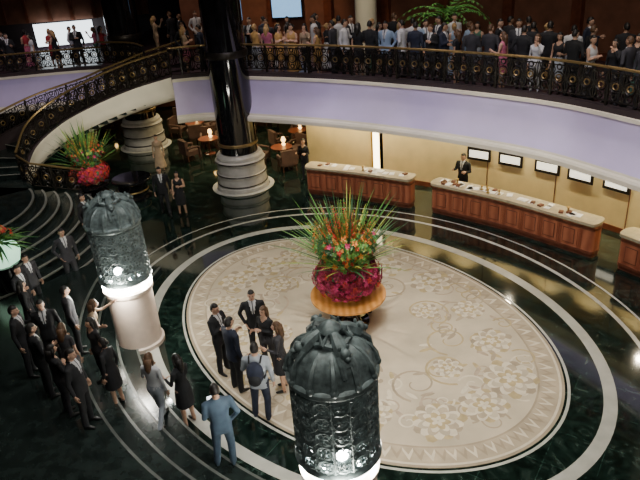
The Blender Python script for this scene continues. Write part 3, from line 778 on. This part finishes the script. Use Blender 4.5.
    me=bpy.data.meshes.new('figure_'+kind); me.from_pydata(b.v,[],b.f)
    for m in sl: me.materials.append(m)
    me.polygons.foreach_set('material_index',b.m); 
    bm=bmesh.new(); bm.from_mesh(me); bmesh.ops.recalc_face_normals(bm,faces=bm.faces); bm.to_mesh(me); bm.free()
    me.polygons.foreach_set('use_smooth',[True]*len(me.polygons)); me.update(); return me,W,ly
def place(me,kind,x,y,z,head,h=1.75,cols=None):
    o=bpy.data.objects.new('man' if kind=='m' else 'woman',me); COL.objects.link(o)
    o.location=(x,y,z+.004); a=math.atan2(head[0],-head[1]); o.rotation_euler=(0,0,a); s=h/1.735; o.scale=(s,s,s)
    for i,c in (cols or {}).items():
        o.material_slots[i].link='OBJECT'; o.material_slots[i].material=c
    return o
def P_(kind,x,y,z,head,h=1.76,cols=None,**k):
    if z is None: z=step_z(x,y)
    me,W_,ly=person_mesh(kind,**k); o=place(me,kind,x,y,z,head,h,cols); return o,W_,ly
P_('m',-5.37,21.05,0,(.3,-1),1.80,{0:C_blk,1:C_blk},legs='stride')
P_('f',-4.75,20.85,0,(0,-1),1.68,{0:C_blk,1:C_blk,3:C_hair},dress=.45,sleeve='none',hair='long',arms=('phone','down'))
P_('m',-7.2,16.35,0,(.6,-.8),1.84,{0:C_char,1:C_char},arms=('down','pocket'),legs='stride')
P_('m',-7.28,18.6,.1625,(1,-.3),1.80,{0:C_blk,1:C_blk},arms=('phone','down'))
P_('m',-7.7,14.4,0,(.9,-.3),1.78,{0:C_blk,1:C_blk},arms=('down','talk'))
P_('m',-7.75,15.05,0,(.8,-.5),1.76,{0:C_char,1:C_blk})
P_('f',-7.4,13.8,0,(.8,.5),1.66,{0:C_blk,1:C_blk},dress=.5,hair='long')
P_('f',-6.4,25.6,0,(0,-1),1.64,{0:C_tan,1:C_tan},dress=.25,hair='bun')
# central group
P_('m',-2.38,11.72,.016,(.9,-.5),1.82,{0:C_blk,1:C_blk,8:C_blk},arms=('fold','fold'))
P_('m',-2.0,11.05,.016,(.7,.6),1.88,{0:C_navy,1:C_blk},arms=('talk','down'))
P_('m',-1.62,12.2,.016,(.1,-1),1.80,{0:C_blk,1:C_blk},arms=('talk','pocket'))
P_('f',-1.33,11.65,.016,(-.5,-.8),1.72,{0:C_blk,1:C_char,3:C_hairb},hair='long',arms=('fold','talk'))
P_('f',-1.02,10.95,.016,(-.9,.1),1.76,{0:C_char,1:C_blk,2:C_skin,3:C_hairb},hair='long',dress=.5,arms=('talk','down'))
o,W_,ly_=P_('m',-1.42,10.08,.016,(.1,1),1.88,{0:C_grey,1:C_navy,5:C_wht},tie=None,arms=('talk','down'),legs='wide')
b=MB(); b.ell((0,.19,1.22),(.16,.11,.24),C_navy,14,10); b.ell((0,.28,1.12),(.12,.06,.12),C_blk,12,8)
for s_ in(-1,1): b.tube([(s_*.10,.14,1.40),(s_*.11,.04,1.465),(s_*.12,-.08,1.42),(s_*.135,-.13,1.28),(s_*.15,-.04,1.10),(s_*.14,.12,1.05)],.018,6,C_blk)
bp=b.obj('backpack',parent=o)
# people on entrance steps
o,W_,ly_=P_('m',-2.02,8.8,None,(-.3,.9),1.86,{0:C_blue,1:C_blue},tie=None,arms=('phone','pocket'),legs='wide',htilt=.35)
b=MB(); w=W_[1][1]; b.box((w.x-.02,w.y-.07,w.z+.06),(.075,.012,.14),M_screen,0,Matrix.Rotation(-.6,3,'X')); b.box((w.x-.02,w.y-.078,w.z+.055),(.08,.012,.145),M_iron,0,Matrix.Rotation(-.6,3,'X')); b.obj('mobile_phone',False,parent=o)
P_('f',-3.45,10.05,None,(.3,.9),1.76,{0:C_wht,1:C_grey,3:C_hairb},hair='long',arms=('talk','down'),legs='stride')
P_('f',-2.95,10.15,None,(-.7,.5),1.74,{0:C_blk,1:C_blk},hair='long',dress=.5,arms=('talk','fold'))
P_('f',-5.15,11.85,None,(.9,.4),1.68,{0:C_tan,1:C_blk,3:C_hairb},hair='long',sleeve='short',lean=.25,arms=('reach','side'))
P_('m',-5.85,10.75,None,(.7,.6),1.78,{0:C_blk,1:C_blk},arms=('down','talk'))
P_('f',-5.3,10.85,None,(.2,.9),1.68,{0:C_char,1:C_blk,3:C_hairb},hair='long',sleeve='short',arms=('talk','down'))
P_('m',-4.75,9.75,None,(.9,-.1),1.80,{0:C_blk,1:C_blk,3:C_hair})
P_('f',-5.25,10.1,None,(.6,.5),1.70,{0:C_blk,1:C_char},hair='long',arms=('fold','fold'))
P_('m',-5.75,12.4,None,(.6,.3),1.78,{0:C_char,1:C_blk},arms=('pocket','down'))
P_('m',-6.5,11.5,None,(.9,.1),1.78,{0:C_blk,1:C_blk},arms=('talk','down'))
P_('f',-4.45,10.6,None,(-.9,.3),1.68,{0:C_blk,1:C_blk},hair='bun',dress=.5)
P_('m',-6.0,11.7,None,(.2,-.8),1.76,{0:C_blk,1:C_blk})
P_('f',-4.85,11.2,None,(-.6,-.6),1.68,{0:C_blk,1:C_blk},hair='long')
# receptionists
P_('m',4.95,20.0,0,(-.7,-.7),1.80,{0:C_blk,1:C_blk},arms=('talk','talk'))
P_('f',-.35,23.4,0,(-.5,-.8),1.68,{0:C_blk,1:C_blk},hair='bun',arms=('talk','talk'))
TM=[person_mesh('m',arms=a,legs=l,vox=.026,hyaw=h) for a,l,h in((('talk','down'),'wide',.3),(('phone','pocket'),'stand',-.4),(('down','fold'),'stand',.2),(('pocket','pocket'),'wide',0))]
TF=[person_mesh('f',arms=a,dress=d,sleeve=s,hair=hh,vox=.026,hyaw=h) for a,d,s,hh,h in((('talk','down'),.5,'none','long',.3),(('fold','fold'),.12,'none','bun',-.3),(('down','phone'),.5,'short','long',0),(('up','down'),None,'long','long',0))]
random.seed(21)
menc=[C_blk,C_blk,C_blk,C_char,C_navy,C_wht,C_lbl]; womc=[C_blk,C_blk,C_blk,C_red,C_wht,C_mag,C_grn,C_tan,C_or,C_lbl,C_grey]
placed=[]
def crowd(x,y,z,head):
    if (x+2.8)**2+(y-23.4)**2<1.3 or (x+7.9)**2+(y-29.6)**2<1.3 or (x-5)**2+(y-23.3)**2<.8 or (x-2.45)**2+(y-25.9)**2<.8 or (x-10.6)**2+(y-15.2)**2<.8: return
    if any((x-a)**2+(y-b_)**2<.15 for a,b_ in placed): return
    placed.append((x,y))
    if random.random()<.58:
        t=random.choice(menc); place(random.choice(TM)[0],'m',x,y,z,head,random.uniform(1.75,1.92),{0:t,1:random.choice((C_blk,C_char)),2:random.choice((C_skin,C_skin,C_skin2)),3:random.choice((C_hair,C_hair,C_hairb))})
    else:
        t=random.choice(womc); place(random.choice(TF)[0],'f',x,y,z,head,random.uniform(1.65,1.8),{0:t,1:t if random.random()<.6 else random.choice(womc),3:random.choice((C_hair,C_hair,C_hairb,C_hairy))})
cr=resample(TC[14:84],.50)
for i,c in enumerate(cr):
    d=random.choice((.4,.45,.6))+random.uniform(0,.12)
    hd=random.choice(((c[3],c[4]),(-c[3],-c[4]),(c[4],-c[3]),(-c[4],c[3])))
    crowd(c[0]-c[3]*d,c[1]-c[4]*d,4.1,hd)
    if random.random()<.9: crowd(c[0]-c[3]*(d+.75)+random.uniform(-.15,.15),c[1]-c[4]*(d+.75),4.1,(random.uniform(-1,1),random.uniform(-1,1)))
    if random.random()<.5: crowd(c[0]-c[3]*(d+1.6)+random.uniform(-.15,.15),c[1]-c[4]*(d+1.6),4.1,(random.uniform(-1,1),random.uniform(-1,1)))
for i in range(17):
    crowd(-18+i*.54+random.uniform(-.08,.08),30.8+random.uniform(0,.4)+(i%2)*.7,3.6,(random.uniform(-1,1),random.uniform(-1,1)))
for i in range(9):
    crowd(-7.4+i*.55,28.6+(i%2)*.8,4.1,(random.uniform(-1,1),random.uniform(-1,1)))

# ---------------------------------------------------------------- lights
def spot(x,y,z,tx,ty,tz,e,ang=60,col=(1,.93,.82),size=.15,blend=.6):
    l=bpy.data.lights.new('ceiling_and_fill_spot','SPOT'); l.energy=e; l.spot_size=math.radians(ang); l.spot_blend=blend; l.color=col; l.shadow_soft_size=size  # serves ceiling lamps and spots added to brighten dark parts
    o=bpy.data.objects.new('ceiling_and_fill_spot',l); COL.objects.link(o); o.location=(x,y,z); o.rotation_euler=(Vector((tx-x,ty-y,tz-z))).to_track_quat('-Z','Y').to_euler(); return o
def area(x,y,z,sx,sy,e,col=(1,.85,.6),rot=(0,0,0)):
    l=bpy.data.lights.new('ceiling_fill_light','AREA'); l.shape='RECTANGLE'; l.size=sx; l.size_y=sy; l.energy=e; l.color=col
    o=bpy.data.objects.new('ceiling_fill_light',l); COL.objects.link(o); o.location=(x,y,z); o.rotation_euler=rot; return o
area(1,9,12.3,10,8,950,(1,.94,.84))  # added overhead fill for general brightness, no fixture modelled
spot(.7,13.3,12.3,1.8,12.2,0,3200,44,(1,.92,.79),.15,.9); spot(-1.5,15.5,12.3,-1.0,15.6,0,1400,40,(1,.92,.79)); spot(3,11,12.3,3,10.8,0,1600,40,(1,.91,.77))
spot(1,9.5,12.3,.6,13.3,1.4,1500,16,(1,.95,.88))
for (x,y,tx,ty) in [(3,12,7.6,14.8),(1.5,14,5,18.4),(0,15,2.2,20.6),(-2,16,-1,22.4),(5,9,9.3,11.5),(-9,20,-13,30)]:
    spot(x,y,12,tx,ty,3.4,1150,38,(.76,.68,1),.4,1)  # purple spots added to tint the balcony fascia
spot(-5,17,7,-8.2,24.2,3,1500,55,(1,.93,.78),.3,1)  # added in mid-air to brighten the cream stringer
for k in (14,23,32,41,50,59,68,76): 
    c=TC[k]; spot(c[0]-c[3]*.2,c[1]-c[4]*.2,10.5,c[0]-c[3]*1.0,c[1]-c[4]*1.0,4.6,290,65,(1,.84,.74))
spot(-13,29,11,-13,31.5,4,500,60,(1,.8,.7)); spot(-5.5,27,11,-5.5,29,4,400,60,(1,.8,.7)); spot(-1,25.5,11,-1,29,5.5,900,60,(1,.7,.45)); spot(2,23.5,10,2.4,26,5.5,500,35,(1,.87,.62)); spot(5,21,11,5,23.5,5.8,600,30,(.9,1,.7))  # includes spots added to brighten the mezzanine wall and pillar
spot(-9,23,11.5,-10,24.8,2.5,700,50,(1,.9,.78))  # added to brighten the dark staircase
for c in resample(WC,1.6)[2:]:
    spot(c[0]+c[3]*.7,c[1]+c[4]*.7,3.45,c[0]+c[3]*.1,c[1]+c[4]*.1,.9,230,100,(1,.85,.52),.08)
spot(1.0,22.6,3.4,1.3,23.6,1,220,110,(1,.84,.5),.08)
for (x,y) in [(2.4,22.0),(6.4,18.9),(9.3,15.3)]: spot(x,y,3.45,x-.6,y-.7,0.9,100,120,(1,.85,.6),.1)
for (x,y) in [(.4,23.6),(-1.4,26.4),(-4.6,28.4),(-5.8,31),(-4.5,34),(-9,33),(-10.5,31),(-6.6,26.0),(-3.5,25.8)]: spot(x,y,3.5,x,y,0,420,120,(1,.78,.42),.1)
spot(2,15,12,5.6,17.4,.5,1150,34); spot(-1,17,12,1.6,20.8,.5,850,28); spot(4,11,12,8.6,14,.5,550,30)
spot(-9,16,12,-10,19,1,1100,50,(.95,.93,1)); spot(-4.5,10,12,-5,10.7,0,330,48,(.97,.94,1)); spot(-5,18,12,-5,19.8,0,900,50); spot(-7,18,12,-8,23,1,1200,30)
spot(-1.0,7,12,-2.4,9.6,.5,450,28,(.9,.95,1))
spot(-5,8,11,-4.62,13.3,3.2,450,20); spot(1.0,.5,11,.03,7.15,3.6,700,20)  # spots added to brighten the dark lantern bodies
w=bpy.data.worlds.new('world'); S.world=w; w.use_nodes=True; w.node_tree.nodes['Background'].inputs[0].default_value=(.5,.55,.7,1); w.node_tree.nodes['Background'].inputs[1].default_value=.05
